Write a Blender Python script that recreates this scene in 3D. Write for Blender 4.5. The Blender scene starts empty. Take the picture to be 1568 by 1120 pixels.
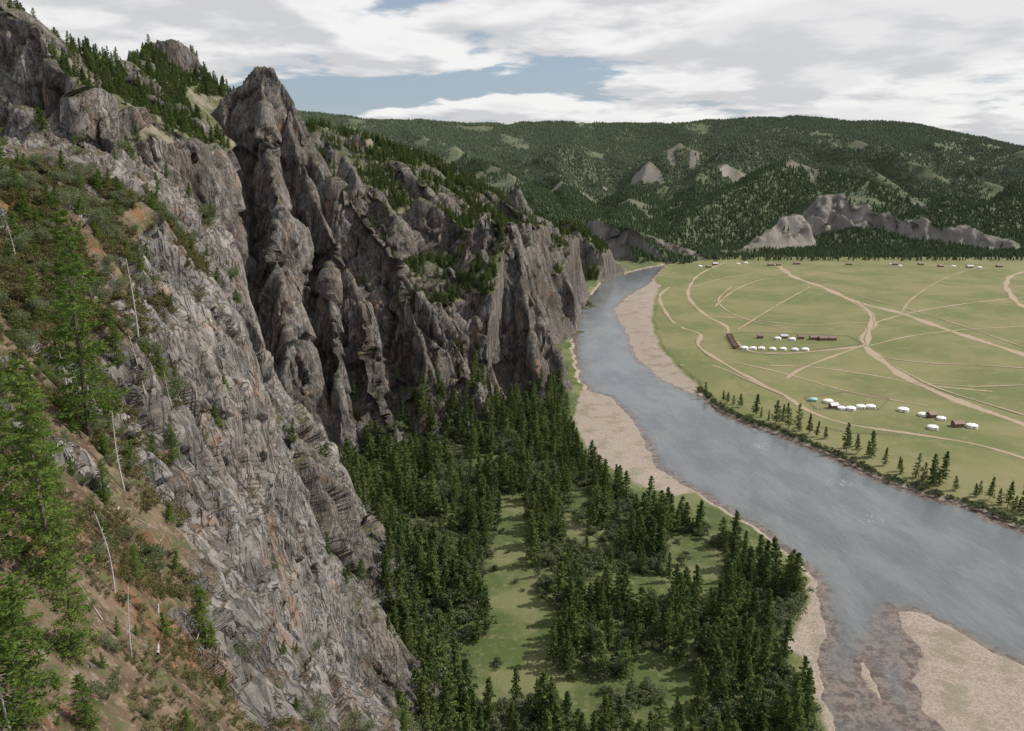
import bpy, math, random, time
import numpy as np
from mathutils import Vector, Euler
T0=time.time()
rng=np.random.default_rng(11); random.seed(5)
F=1220.0; PT=math.atan(310/1220.0); CP,SP=math.cos(PT),math.sin(PT); HC=160.0
f32=np.float32
def P(u,v,t):
    a=(u-784)/F; b=(560-v)/F
    return (a*t,(CP+SP*b)*t,HC+(-SP+CP*b)*t)
def G(u,v,z=0.0):
    b=(560-v)/F
    return P(u,v,(HC-z)/(SP-CP*b))
def G2(l): return [G(u,v)[:2] for u,v in l]
scene=bpy.context.scene
# ---------------------------------------------------------------- noise
def hsh(ix,iy,iz,s):
    h=(ix.astype(np.uint32)*np.uint32(73856093))^(iy.astype(np.uint32)*np.uint32(19349663))^(iz.astype(np.uint32)*np.uint32(83492791))^np.uint32((s*2654435761)&0xffffffff)
    h^=h>>np.uint32(13); h*=np.uint32(1274126177); h^=h>>np.uint32(16); h*=np.uint32(2246822519); h^=h>>np.uint32(15)
    return h
def hf(ix,iy,iz,s): return (hsh(ix,iy,iz,s)>>np.uint32(8)).astype(f32)*f32(2.0/16777216)-f32(1)
def sm(t): return t*t*(3-2*t)
def vn2(x,y,s):
    x=np.asarray(x,f32); y=np.asarray(y,f32)
    fx=np.floor(x); fy=np.floor(y); ix=fx.astype(np.int32); iy=fy.astype(np.int32); z=np.zeros_like(ix)
    tx=sm(x-fx); ty=sm(y-fy)
    a=hf(ix,iy,z,s); b=hf(ix+1,iy,z,s); c=hf(ix,iy+1,z,s); d=hf(ix+1,iy+1,z,s)
    return (a+(b-a)*tx)*(1-ty)+(c+(d-c)*tx)*ty
def fbm2(x,y,o,s):
    r=0;a=1;n=0
    for i in range(o):
        r=r+a*vn2(x*2**i+i*17.3,y*2**i-i*9.1,s+i); n+=a; a*=.5
    return r/n
def vn3(x,y,z,s):
    fx=np.floor(x);fy=np.floor(y);fz=np.floor(z)
    ix=fx.astype(np.int32);iy=fy.astype(np.int32);iz=fz.astype(np.int32)
    tx=sm(x-fx);ty=sm(y-fy);tz=sm(z-fz)
    def l(zz):
        a=hf(ix,iy,zz,s);b=hf(ix+1,iy,zz,s);c=hf(ix,iy+1,zz,s);d=hf(ix+1,iy+1,zz,s)
        return (a+(b-a)*tx)*(1-ty)+(c+(d-c)*tx)*ty
    a=l(iz);b=l(iz+1)
    return a+(b-a)*tz
def facets(x,y,z,s):
    fx=np.floor(x);fy=np.floor(y);fz=np.floor(z)
    ix=fx.astype(np.int32);iy=fy.astype(np.int32);iz=fz.astype(np.int32)
    best=np.full(x.shape,9e9,f32); sec=np.full(x.shape,9e9,f32); val=np.zeros(x.shape,f32); k=f32(1/1023.)
    m10=np.uint32(1023)
    for a in(-1,0,1):
        for b in(-1,0,1):
            for c in(-1,0,1):
                h=hsh(ix+a,iy+b,iz+c,s)
                dx=x-(fx+a+(h&m10).astype(f32)*k); dy=y-(fy+b+((h>>np.uint32(10))&m10).astype(f32)*k); dz=z-(fz+c+((h>>np.uint32(20))&m10).astype(f32)*k)
                d=dx*dx+dy*dy+dz*dz
                m=d<best
                h2=hsh(ix+a,iy+b,iz+c,s+77)
                v=dx*((h2&m10).astype(f32)*k*2-1)+dy*(((h2>>np.uint32(10))&m10).astype(f32)*k*2-1)+dz*(((h2>>np.uint32(20))&m10).astype(f32)*k*1.0-.5)+((h2>>np.uint32(22)).astype(f32)*k-.5)*.25
                sec=np.where(m,best,np.minimum(sec,d)); best=np.where(m,d,best); val=np.where(m,v,val)
    cr=np.clip((np.sqrt(sec)-np.sqrt(best))/.16,0,1)
    return val-(1-cr)*.12,cr
def sst(a,b,x):
    t=np.clip((x-a)/(b-a),0,1); return t*t*(3-2*t)
# ---------------------------------------------------------------- plan geometry helpers
def seglist(pts): return list(zip(pts[:-1],pts[1:]))
def sdf(X,Y,poly):
    d=np.full(X.shape,1e12,f32); ins=np.zeros(X.shape,bool)
    for (ax,ay),(bx,by) in zip(poly,poly[1:]+poly[:1]):
        ex,ey=bx-ax,by-ay; l=ex*ex+ey*ey+1e-9
        t=np.clip(((X-ax)*ex+(Y-ay)*ey)/l,0,1)
        d=np.minimum(d,(X-ax-ex*t)**2+(Y-ay-ey*t)**2)
        c=((ay>Y)!=(by>Y))
        if ay!=by: ins^=c&(X<(bx-ax)*(Y-ay)/(by-ay)+ax)
    d=np.sqrt(d); return np.where(ins,-d,d)
def ridges(X,Y,feats,kn):
    H=np.full(X.shape,-1e4,f32); K=np.zeros(X.shape,f32)
    for ft in feats:
        pts,kl,kr=ft[:3]; d0,k2=(ft[3],ft[4]) if len(ft)>3 else (1e6,0)
        if len(pts)==1: pts=[pts[0],(pts[0][0]+.5,pts[0][1],pts[0][2])]
        for a,b in seglist(pts):
            ex,ey=b[0]-a[0],b[1]-a[1]; l=ex*ex+ey*ey+1e-6
            t=np.clip(((X-a[0])*ex+(Y-a[1])*ey)/l,0,1)
            dx=X-a[0]-ex*t; dy=Y-a[1]-ey*t
            d=np.sqrt(dx*dx+dy*dy); side=(ex*dy-ey*dx)>0
            k=np.where(side,kl,kr)
            h=a[2]+(b[2]-a[2])*t-k*kn*np.minimum(d,d0)
            if k2: h=h-k2*kn*np.maximum(d-d0,0); k=np.where(d>d0,k2,k)
            m=h>H; H=np.where(m,h,H); K=np.where(m,k,K)
    return H,K
# ---------------------------------------------------------------- layout of the place
MID=[
 # great pointed crag and its buttresses
 ([P(393,104,512)],1.75,1.75,60,3.0),
 ([P(385,102,510),P(408,106,509),P(430,133,507),P(455,188,503),P(480,243,500),P(545,300,494),P(600,392,490),P(690,500,484),P(702,575,480)],2.2,2.0),
 ([P(398,106,510),P(408,200,488),P(428,300,460),P(415,352,448),P(428,450,425),P(440,600,410)],3.2,2.3),
 ([P(440,170,502),P(455,240,492),P(478,300,480),P(535,420,465),P(570,560,450),P(600,650,445)],2.6,2.6),
 ([P(385,104,510),P(362,130,511),P(346,148,512),P(322,178,512),P(296,196,512)],1.9,1.9),
 ([P(560,320,490),P(615,430,478),P(650,540,468),P(665,640,462)],2.7,2.7),
 ([P(500,400,462),P(505,480,452),P(520,600,438)],3.0,3.0),
 # second tower
 ([P(752,336,584)],1.7,1.7,24,3.4),
 ([P(735,333,580),P(775,345,585),P(800,400,585),P(830,470,580),P(862,550,577)],2.9,2.9),
 ([P(722,350,578),P(716,400,572)],3.4,3.4),
 ([P(745,335,580),P(738,440,560),P(748,560,540),P(755,612,530)],2.9,2.9),
 ([P(700,480,552),P(712,540,535),P(720,620,515)],3.2,3.2),
 ([P(790,380,580),P(812,480,565),P(828,580,553)],3.2,3.2),
 ([P(590,415,545),P(640,405,560),P(670,400,590),P(715,400,615)],.6,.65,34,3.2),
 # long wooded ridge behind
 ([P(450,207,720),P(480,190,730),P(560,212,750),P(640,235,800),P(700,262,830),P(760,296,850)],.6,.62,120,2.4),
 ([P(775,345,590),P(800,342,680),P(838,346,790),P(872,370,920),P(890,415,1020),P(898,437,1050)],.7,3.6,60,3),
 ([P(790,276,800)],2.4,2.4),([P(778,290,803)],2.2,2.2),([P(527,235,640),P(547,272,620)],2.3,2.3),([P(700,252,825)],2.0,2.0),([P(545,203,730),P(556,213,730)],2.0,2.0),
 ([P(640,300,640),P(690,330,630),P(735,372,615)],1.6,1.6),([P(600,245,730),P(650,283,700)],1.5,1.5),([P(740,290,790),P(800,322,770),P(835,340,800)],1.8,1.8),([P(560,285,640),P(610,330,600)],1.6,1.6),([P(500,215,700),P(512,260,660)],1.6,1.6),
 # upper left ridge, behind
 ([P(-250,-80,370),P(0,-2,390),P(80,62,410),P(130,82,430),P(200,100,480),P(230,78,530)],.85,.85,60,3.0),
 ([P(230,78,530),P(300,90,550),P(318,120,550),P(332,148,545),P(345,165,535)],1.0,1.0,40,3.2),
 ([P(222,70,528),P(262,62,532),P(300,80,545)],2.4,2.6),([P(300,80,545),P(322,132,540)],2.4,2.4),
 ([P(-40,-30,245),P(20,20,240),P(62,34,235),P(110,100,232),P(150,150,228),P(190,222,220)],2.4,2.9),
 ([P(185,106,440),P(240,140,455),P(288,172,480)],2.6,2.9),
 ([P(-40,110,172),P(20,165,166),P(75,218,160)],2.0,2.3),
 # pale low spur
 ([P(390,560,285),P(418,605,310),P(448,635,330),P(490,680,360),P(540,733,398)],1.7,1.5),
 ([P(448,635,330),P(460,730,330),P(460,790,330)],1.5,1.5),
]
CALM=[(P(392,106,510),62,.62),(P(790,272,800),28,.35),(P(527,235,640),24,.45),(P(700,252,825),22,.45),(P(640,300,640),35,.6),(P(240,70,530),40,.6)]
HILL=[
 ([P(200,166,3000),P(470,174,3000),P(600,184,3000),P(750,188,3050),P(900,189,3050),P(1000,190,3050),P(1100,185,3000),P(1250,178,2900),P(1400,192,2850),P(1500,215,2750),P(1568,240,2700),P(1700,300,2600),P(1900,330,2500)],.2,.26),
 ([P(620,198,2850),P(700,234,2300),P(760,262,1800),P(840,325,1450)],.5,.5),
 ([P(900,198,2900),P(850,238,2300),P(862,288,1900),P(870,332,1550)],.5,.5),
 ([P(1060,198,2900),P(1060,226,2500),P(985,262,2200),P(960,310,1800),P(930,345,1500)],.5,.5),
 ([P(1300,193,2900),P(1150,211,2500),P(1100,246,2200),P(1060,298,1900)],.55,.55),
 ([P(1200,240,1800),P(1120,284,1700),P(1060,328,1600),P(1010,370,1490)],.7,.75),
 ([P(1200,240,1800),P(1290,268,1740),P(1400,312,1640),P(1540,358,1550)],.55,.5),
 ([P(1400,202,2800),P(1380,234,2400),P(1320,266,2100)],.55,.55),([P(1550,240,2700),P(1500,258,2300),P(1440,288,2000)],.55,.55),
 ([P(1900,250,2100),P(1568,282,2000),P(1500,312,1850),P(1440,340,1750)],.6,.6),
 ([P(1228,318,1620),P(1250,292,1600),P(1285,288,1596),P(1300,308,1590),P(1325,306,1582),P(1345,326,1574),P(1362,320,1570),P(1385,338,1556),P(1415,333,1546),P(1440,349,1535),P(1480,343,1525),P(1510,360,1505),P(1548,366,1490)],.8,2.0),
 ([P(1222,330,1560),P(1200,334,1540),P(1180,350,1520),P(1135,372,1485)],1.5,1.8),
 ([P(905,338,1420),P(930,341,1380),P(965,348,1350),P(1005,362,1345),P(1050,380,1345),P(1075,392,1345)],.6,1.8),
 ([P(845,335,1180),P(880,348,1150),P(905,372,1130)],.7,1.3),
]
FGE=[(622,1130,60),(560,1090,63),(498,1050,60),(430,1000,65),(388,915,75),(352,835,85),(332,720,105),(332,620,118),(368,500,148),(366,410,158),(322,318,167),(262,262,162),(192,214,150)]
FGC=[(130,212,130),(60,214,120),(0,225,112)]
FGT=[(0,1120,22),(250,1120,28),(405,1120,38),(495,1120,50),(0,900,28),(200,900,36),(315,900,60),(0,700,38),(200,700,52),(292,700,85),(0,500,55),(200,500,80),(305,500,112),(0,330,85),(120,330,95),(250,330,125),(-150,700,30),(-200,400,60)]
ctrl=[P(*q) for q in FGE+FGC+FGT]+[(0,0,131),(10,20,124),(14,-10,124),(-14,0,146),(-100,110,174),(-80,40,172),(-120,0,190)]
CX=np.array(ctrl); 
def rbf_fit(C):
    n=len(C); d=np.hypot(C[:,None,0]-C[None,:,0],C[:,None,1]-C[None,:,1])
    A=np.zeros((n+3,n+3)); A[:n,:n]=d-np.eye(n)*.6; A[:n,n]=1;A[:n,n+1]=C[:,0];A[:n,n+2]=C[:,1];A[n:,:n]=A[:n,n:].T
    return np.linalg.solve(A,np.r_[C[:,2],0,0,0])
WR=rbf_fit(CX)
def rbf(X,Y):
    r=WR[-3]+WR[-2]*X+WR[-1]*Y
    for i in range(len(CX)): r=r+f32(WR[i])*np.sqrt((X-f32(CX[i,0]))**2+(Y-f32(CX[i,1]))**2)
    return r
FGPOLY=[P(*q)[:2] for q in FGE+FGC]+[(-110,112),(-200,100),(-200,-60),(20,-60),(12,10),(4,36)]
RIVER=G2([(1020,404),(985,411),(945,420),(920,433),(905,450),(887,475),(876,500),(880,540),(886,575),(902,596),(935,606),(965,640),(988,680),(1003,712),(1060,748),(1110,778),(1155,803),(1205,842),(1243,872),(1255,912),(1268,960),(1252,1010),(1262,1060),(1290,1120),(1350,1250),
   (2100,1250),(2000,1000),(1700,872),(1568,808),(1480,771),(1420,755),(1350,731),(1290,702),(1220,672),(1150,646),(1108,630),(1076,604),(1050,594),(1012,576),(976,546),(958,503),(941,472),(962,452),(994,434),(1013,412)])
SANDS=[G2(l) for l in [
 [(890,598),(905,594),(938,605),(968,640),(990,680),(1006,714),(1062,750),(1030,756),(985,742),(940,715),(900,690),(880,650),(882,620)],
 [(1000,428),(960,450),(938,470),(952,505),(972,548),(1010,580),(1052,598),(1080,612),(1066,588),(1036,562),(1008,528),(996,490),(1000,460),(1012,436)],
 [(1250,885),(1256,910),(1270,960),(1256,1010),(1266,1060),(1295,1125),(1280,1125),(1252,1060),(1235,1000),(1205,990),(1222,960),(1238,925)]]]
BARS=[G2(l) for l in [
 [(1352,922),(1390,925),(1430,940),(1490,972),(1568,1008),(1700,1060),(1800,1300),(1500,1300),(1455,1140),(1415,1085),(1402,1040),(1408,1000),(1380,955)],
 [(1318,1010),(1336,1005),(1352,1040),(1366,1080),(1350,1090),(1325,1050)],[(1290,1040),(1306,1045),(1312,1085),(1300,1090)]]]
SHAL=G2([(1318,890),(1360,895),(1430,922),(1568,990),(1800,1060),(1800,1300),(1250,1300),(1255,1040),(1290,960)])
PATCH=[(858,290,1900,40),(985,270,2180,60),(968,316,1790,45),(1062,240,2450,70),(905,280,2000,36),(740,266,1850,50),(1400,320,1700,35),(1210,246,1820,36),(1060,325,1650,38),(1030,290,1900,34),(1300,230,2500,50),(1120,270,2150,36),(790,305,1650,35),(650,215,2600,60),(1440,240,2500,50)]
PATCH=[(P(u,v,t)[0],P(u,v,t)[1],r) for u,v,t,r in PATCH]
RB=G2([(1012,404),(1000,440),(1000,530),(1076,604),(1290,702),(1568,808),(2000,1000)])
RBX=[q[0] for q in RB][::-1]; RBY=[q[1] for q in RB][::-1]
def fields(X,Y):
    X=np.asarray(X,f32);Y=np.asarray(Y,f32); r=np.hypot(X,Y)
    n=X.shape
    w=sst(120,260,r)
    wx=(fbm2(X/34,Y/34,3,3)*6+fbm2(X/9,Y/9,2,31)*1.6)*w; wy=(fbm2(X/34+50,Y/34,3,5)*6+fbm2(X/9,Y/9+40,2,35)*1.6)*w
    kn=1+.18*fbm2(X/30,Y/30,3,9)
    hm=np.full(n,-1e4,f32);km=np.zeros(n,f32)
    i=np.nonzero((r>95)&(r<1250)&(X<260))
    a,b=ridges(X[i]+wx[i],Y[i]+wy[i],MID,kn[i])
    px=np.interp(Y[i],RBY,RBX).astype(f32)
    a=np.where(X[i]>px-52,-1e4,a)
    hm[i]=a;km[i]=b
    hh=np.full(n,-1e4,f32);kh=np.zeros(n,f32)
    i=np.nonzero(r>1000); x=X[i];y=Y[i]
    hw=fbm2(x/260,y/260,4,15)*75; hw2=fbm2(x/260+30,y/260,4,19)*75
    ws=sst(1250,2000,y)*.7+.10; ws=ws*(1-.7*sst(2500,2800,y))
    jx=fbm2(x/26,y/26,3,17)*7*sst(1750,1650,y)
    a,b=ridges(x+hw*ws+jx,y+hw2*ws+jx,HILL,np.ones_like(x))
    g=1-np.abs(fbm2(x/240,y/330,4,23))*2.6
    a=a+(g-.55)*42*sst(20,120,a)*sst(1900,2200,y)*(1-.85*sst(2450,2800,y))+(g-.5)*12*sst(20,80,a)*(1-.7*sst(2450,2800,y))
    px=np.interp(y,RBY,RBX).astype(f32)
    a=np.where((x>px-50)&(y<1300),-1e4,a)
    hh[i]=a;kh[i]=b
    hx=np.maximum(hm,hh); K=np.where(hm>hh,km,kh)
    hx=np.where(hx>9,hx,9*np.exp(np.clip((hx-9)/11,-30,0)))
    hx=np.where(hx<.25,0,hx)
    dr=np.full(n,60,f32); sd=np.full(n,60,f32); bd=np.full(n,60,f32); sh=np.full(n,60,f32)
    i=np.nonzero((r>150)&(r<1450)&(X>-60)); x=X[i]+fbm2(X[i]/11,Y[i]/11,3,41)*3;y=Y[i]+fbm2(X[i]/11+9,Y[i]/11,3,43)*3
    dr[i]=sdf(x,y,RIVER); sh[i]=sdf(x,y,SHAL)
    sd[i]=np.minimum.reduce([sdf(x,y,q) for q in SANDS]); bd[i]=np.minimum.reduce([sdf(x,y,q) for q in BARS])
    gr=np.where(X<170,fbm2(X/45,Y/45,3,51)*1.2,0)*sst(0,25,dr)*(Y<1250)
    g0=np.where(dr>0,-1.5+1.5*sst(0,4,dr)+gr,-1.5-1.8*sst(0,14,-dr))
    sl=fbm2(X/14,Y/14,3,55)
    g0=np.where(sd<3,np.where(dr>0,-1.42+.9*sst(0,22,dr)*1,g0),g0)
    m=sst(8,-12,sh+sl*6); g0=np.where(dr<0,g0*(1-m)+np.minimum(-1.5+.35*sl-.36,0)*m,g0)
    m=sst(3,-6,bd+sl*5); g0=np.where(dr<2,g0*(1-m)+(-1.2+.25*sl)*m,g0)
    z=g0+hx*sst(-1,7,dr)
    rock=sst(1.1,1.6,K+.25*fbm2(X/22,Y/22,3,61))*(hx>1.5)
    rock=np.maximum(rock,sst(.12,.3,fbm2(X/26,Y/26,4,63))*(hx>10)*(r<1100)*sst(.5,.7,K))
    pt=np.zeros(n,f32)
    i=np.nonzero(r>1300)
    for qx,qy,pr in PATCH: pt[i]=np.maximum(pt[i],np.exp(-(((X[i]-qx)**2*1.0+(Y[i]-qy)**2*.5)/pr**2)))
    rock=np.maximum(rock,sst(.40,.53,pt*.75+1.1*fbm2(X/30,Y/60,4,67))*(pt>.03))
    fg=np.zeros(n,f32); edge=np.full(n,99,f32)
    i=np.nonzero(r<300); x=X[i];y=Y[i]; s=np.clip(np.hypot(x,y)/90,.12,1)
    x2=x+(fbm2(x/11,y/11,2,71)*2.6)*s; y2=y+(fbm2(x/11+9,y/11,2,73)*2.6)*s
    T=rbf(x,y); de=sdf(x2,y2,FGPOLY); kk=5.0*(1+.25*fbm2(x/16,y/16,2,75))
    dd=np.maximum(de,0); hfg=T-np.minimum(dd,1.5*s)*1.2-np.maximum(dd-1.5*s,0)*kk
    hfg=np.where(hfg>6,hfg,6*np.exp(np.clip((hfg-6)/30,-30,0)))
    fgm=(hfg>z[i])&(hfg>.5)
    z[i]=np.where(fgm,hfg,z[i]); fg[i]=np.where(fgm,1,0); edge[i]=de
    rr=np.hypot(x,y)
    rk=np.maximum(sst(-13,-4,de+6*fbm2(x/10,y/10,3,77)),sst(.12,.30,fbm2(x/7,y/7,4,79)))
    rk=np.maximum(rk,sst(75,110,rr)*sst(-.2,.1,fbm2(x/10,y/10,3,81)))
    rock[i]=np.where(fgm,rk,rock[i])
    return dict(z=z,rock=rock.astype(f32),dr=dr,sd=sd,bd=bd,sh=sh,fg=fg,hx=hx,K=K,edge=edge)
# ---------------------------------------------------------------- polar LOD grid, rows packed where the ground is steep
R0=np.exp(np.linspace(math.log(9),math.log(6500),1500)); TH=np.concatenate([np.arange(-.77,-.60,.004),np.arange(-.60,.10,.0008),np.arange(.10,.735,.0018)])
THc=np.concatenate([np.arange(-.77,.735,.005),[.7351]])
zc=fields((R0[:,None]*np.sin(THc)).astype(f32),(R0[:,None]*np.cos(THc)).astype(f32))['z']
el=np.arctan2(zc-HC,R0[:,None]); de_=np.diff(el,axis=0)
wgt=np.where(de_>0,de_,-de_*.22)+.085*np.diff(np.log(R0))[:,None]
for _ in range(6):
    ker=np.array([1,2,3,2,1.])/9; wp=np.pad(wgt,((0,0),(2,2)),mode='edge'); wgt=sum(ker[k]*wp[:,k:k+wgt.shape[1]] for k in range(5))
cum=np.vstack([np.zeros((1,wgt.shape[1])),np.cumsum(wgt,axis=0)]); cum/=cum[-1]
NR=1800; tg=np.linspace(0,1,NR)
rc_=np.stack([np.interp(tg,cum[:,j],R0) for j in range(cum.shape[1])],1)
NT=len(TH); jj=np.interp(TH,THc,np.arange(len(THc))); j0=np.minimum(jj.astype(int),len(THc)-2); fj=jj-j0
cI=lambda k: rc_[:,np.clip(k,0,len(THc)-1)]
a0,a1,a2_,a3=cI(j0-1),cI(j0),cI(j0+1),cI(j0+2)
RG=.5*(2*a1+(a2_-a0)*fj+(2*a0-5*a1+4*a2_-a3)*fj**2+(3*a1-a0-3*a2_+a3)*fj**3)
RG=np.maximum.accumulate(RG,axis=0)+np.arange(NR)[:,None]*1e-5
X=(RG*np.sin(TH)).astype(f32); Y=(RG*np.cos(TH)).astype(f32)
FD=fields(X,Y)
print("fields",NR,NT,time.time()-T0)
POS=np.stack([X,Y,FD['z']],-1).astype(f32)
def normals(Q):
    a=np.gradient(Q,axis=1); b=np.gradient(Q,axis=0); n=np.cross(a,b); n/=np.linalg.norm(n,axis=-1,keepdims=True)+1e-9
    return n
N0=normals(POS)
RR=np.hypot(X,Y)
nz0=N0[...,2]
FD['rock']=np.maximum(FD['rock'],np.where(FD['fg']>0,sst(.46,.36,nz0),sst(.72,.52,nz0)*(FD['hx']>3))*(RR<1700)).astype(f32)
c1_=np.linalg.norm(np.gradient(POS,axis=1),axis=-1); c2_=np.linalg.norm(np.gradient(POS,axis=0),axis=-1)
CELL=np.maximum(c1_,c2_)
for _ in range(3):
    cp=np.pad(CELL,1,mode='edge'); CELL=np.maximum.reduce([cp[1:-1,1:-1],cp[:-2,1:-1],cp[2:,1:-1],cp[1:-1,:-2],cp[1:-1,2:]])
msk=(FD['rock']>.03)&(RR<2200)&((FD['fg']>0)|(FD['hx']>1))
ii=np.nonzero(msk)
p=POS[ii]; n=N0[ii]; r=RR[ii]; rk=FD['rock'][ii]; cell=CELL[ii]; x,y,z=p[:,0].copy(),p[:,1].copy(),p[:,2].copy()
z=z+ (x*.15-y*.05)
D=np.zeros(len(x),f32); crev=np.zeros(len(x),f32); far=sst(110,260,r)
i=np.nonzero(far>0)[0]
def lv(i,L,amp,zs,s,kind):
    q=(x[i]/L,y[i]/L,z[i]*zs/L)
    if kind=='f':
        v,b=facets(*q,s); return v*amp
    v=vn3(*q,s)
    if kind=='r': return (.55-np.abs(v)*1.9)*amp
    return v*amp
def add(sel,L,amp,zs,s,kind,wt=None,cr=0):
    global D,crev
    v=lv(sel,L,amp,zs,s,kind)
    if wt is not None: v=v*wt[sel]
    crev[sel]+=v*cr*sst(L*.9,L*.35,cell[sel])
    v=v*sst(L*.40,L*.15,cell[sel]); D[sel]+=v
hs=np.clip(FD['hx'][ii]/35,.25,1)*far*(1+.9*sst(1250,1400,r))
for (q,rad,am) in CALM: hs=hs*(1-(1-am)*np.exp(-((p[:,0]-q[0])**2+(p[:,1]-q[1])**2)/rad**2))
add(i,34,5.0,.3,101,'r',hs,.10); add(i,24,8,.35,103,'f',hs,.09); add(i,10,3.9,.42,105,'f',hs,.24)
add(i,13,1.9,.22,107,'r',hs,.24)
j=np.nonzero((far>0)&(r<1000))[0]; add(j,4.6,1.9,.55,109,'f',hs,.55); add(j,5,.8,.3,111,'r',hs,.5); add(j,2.4,.8,.65,113,'f',hs,.9)
ne=(1-far); i=np.nonzero(ne>0)[0]; gs=np.clip(r/60,.35,1)*ne
add(i,9,3.0,.6,121,'f',gs,.17); add(i,3.8,1.7,.7,123,'f',gs,.55); add(i,5,.8,.6,124,'r',gs,.4)
add(i,1.7,.55,.8,125,'f',gs,1.3); add(i,1.9,.3,.7,127,'r',gs,.9)
j=np.nonzero((ne>0)&(r<110))[0]; add(j,.7,.18,.85,129,'f',gs,2.6)
hor=n.copy(); hor[:,2]*=.7
POS[ii]=p+hor*(D*np.clip(rk*1.1,0,1))[:,None]
m=(RR<130)&(FD['rock']<.6)&(FD['fg']>0); k=np.nonzero(m)
POS[k+(np.full(len(k[0]),2),)]+=(vn2(X[k]/1.1,Y[k]/1.1,201)*.16+vn2(X[k]/.35,Y[k]/.35,203)*.06)*np.clip(RR[k]/50,.4,1)
print("displaced",len(x),time.time()-T0)
N1=normals(POS)
A1=np.zeros((NR,NT,4),f32); A2=np.zeros((NR,NT,4),f32); A3=np.zeros((NR,NT,4),f32)
A1[...,0]=FD['rock']; 
sand=np.maximum(sst(2,-1,FD['sd']),sst(5,-2,FD['bd'])*(FD['dr']<3)); sand=np.maximum(sand,sst(3.2,2,FD['dr']))
A1[...,1]=sand*(FD['hx']<2)
plain=((FD['dr']>0)&(X>60)&(Y<1420)&(FD['hx']<4))
px=np.interp(Y,RBY,RBX); A1[...,2]=plain*(X>px-6)
A1[...,3]=FD['fg']
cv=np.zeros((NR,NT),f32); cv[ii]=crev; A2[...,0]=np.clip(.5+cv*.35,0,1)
pale=np.zeros((NR,NT),f32)
for (cu,cvv,ct,rad) in [(465,680,335,42),(530,740,390,28)]:
    q=P(cu,cvv,ct); pale=np.maximum(pale,np.exp(-((X-q[0])**2+(Y-q[1])**2)/rad**2))
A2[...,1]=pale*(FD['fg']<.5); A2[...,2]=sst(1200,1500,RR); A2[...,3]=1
A3[...,0]=sst(3,9,FD['hx'])*(RR<1250); A3[...,1]=sst(-6,0,FD['edge'])*sst(14,6,FD['edge'])*FD['fg']*sst(190,120,RR); A3[...,3]=1
# ---------------------------------------------------------------- node helper
class NT_:
    def __init__(s,t): s.t=t; t.nodes.clear()
    def n(s,ty,ins=None,**kw):
        o=s.t.nodes.new(ty)
        for k,v in kw.items(): setattr(o,k,v)
        if ins:
            for k,v in ins.items():
                so=o.inputs[k]
                if isinstance(v,bpy.types.NodeSocket): s.t.links.new(v,so)
                elif isinstance(v,bpy.types.Node): s.t.links.new(v.outputs[0],so)
                else: so.default_value=v
        return o
    def math(s,op,a,b=0.0,c=None,clamp=False):
        d={0:a,1:b}
        if c is not None: d[2]=c
        return s.n('ShaderNodeMath',d,operation=op,use_clamp=clamp).outputs[0]
    def noise(s,vec,scale,detail=4,rough=.55,out=0,dist=0.0):
        o=s.n('ShaderNodeTexNoise',{'Vector':vec,'Scale':scale,'Detail':detail,'Roughness':rough,'Distortion':dist}); return o.outputs[out]
    def ramp(s,v,a,b):
        return s.n('ShaderNodeMapRange',{0:v,1:a,2:b,3:0.0,4:1.0},interpolation_type='SMOOTHSTEP').outputs[0]
    def mix(s,f,a,b):
        o=s.n('ShaderNodeMix',data_type='RGBA')
        for k,v in ((0,f),(6,a),(7,b)):
            if isinstance(v,bpy.types.NodeSocket): s.t.links.new(v,o.inputs[k])
            else: o.inputs[k].default_value=(v if k==0 else (*v,1))
        return o.outputs[2]
    def scl(s,col,f):
        return s.n('ShaderNodeVectorMath',{0:col,3:f},operation='SCALE').outputs[0]
def newmat(name):
    m=bpy.data.materials.new(name); m.use_nodes=True; return m,NT_(m.node_tree)
def grass_col(t,pos):
    a=t.noise(pos,.012,5,.6); b=t.noise(pos,.09,4,.65); c=t.noise(pos,1.1,2,.6)
    col=t.mix(t.ramp(a,.38,.62),(.122,.138,.054),(.182,.174,.082))
    col=t.mix(t.math('MULTIPLY',t.ramp(b,.5,.72),.55),col,(.23,.20,.12))
    col=t.scl(col,t.math('MULTIPLY_ADD',c,.6,.66))
    return col
def simple(name,col,rough=.8,var=.25,scale=3.0):
    m,t=newmat(name); g=t.n('ShaderNodeTexCoord').outputs['Object']
    nz=t.noise(g,scale,4); c=t.scl(t.mix(0.0,col,col),t.math('MULTIPLY_ADD',nz,2*var,1-var))
    b=t.n('ShaderNodeBsdfPrincipled',{'Base Color':c,'Roughness':rough}); t.n('ShaderNodeOutputMaterial',{0:b}); return m
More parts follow.
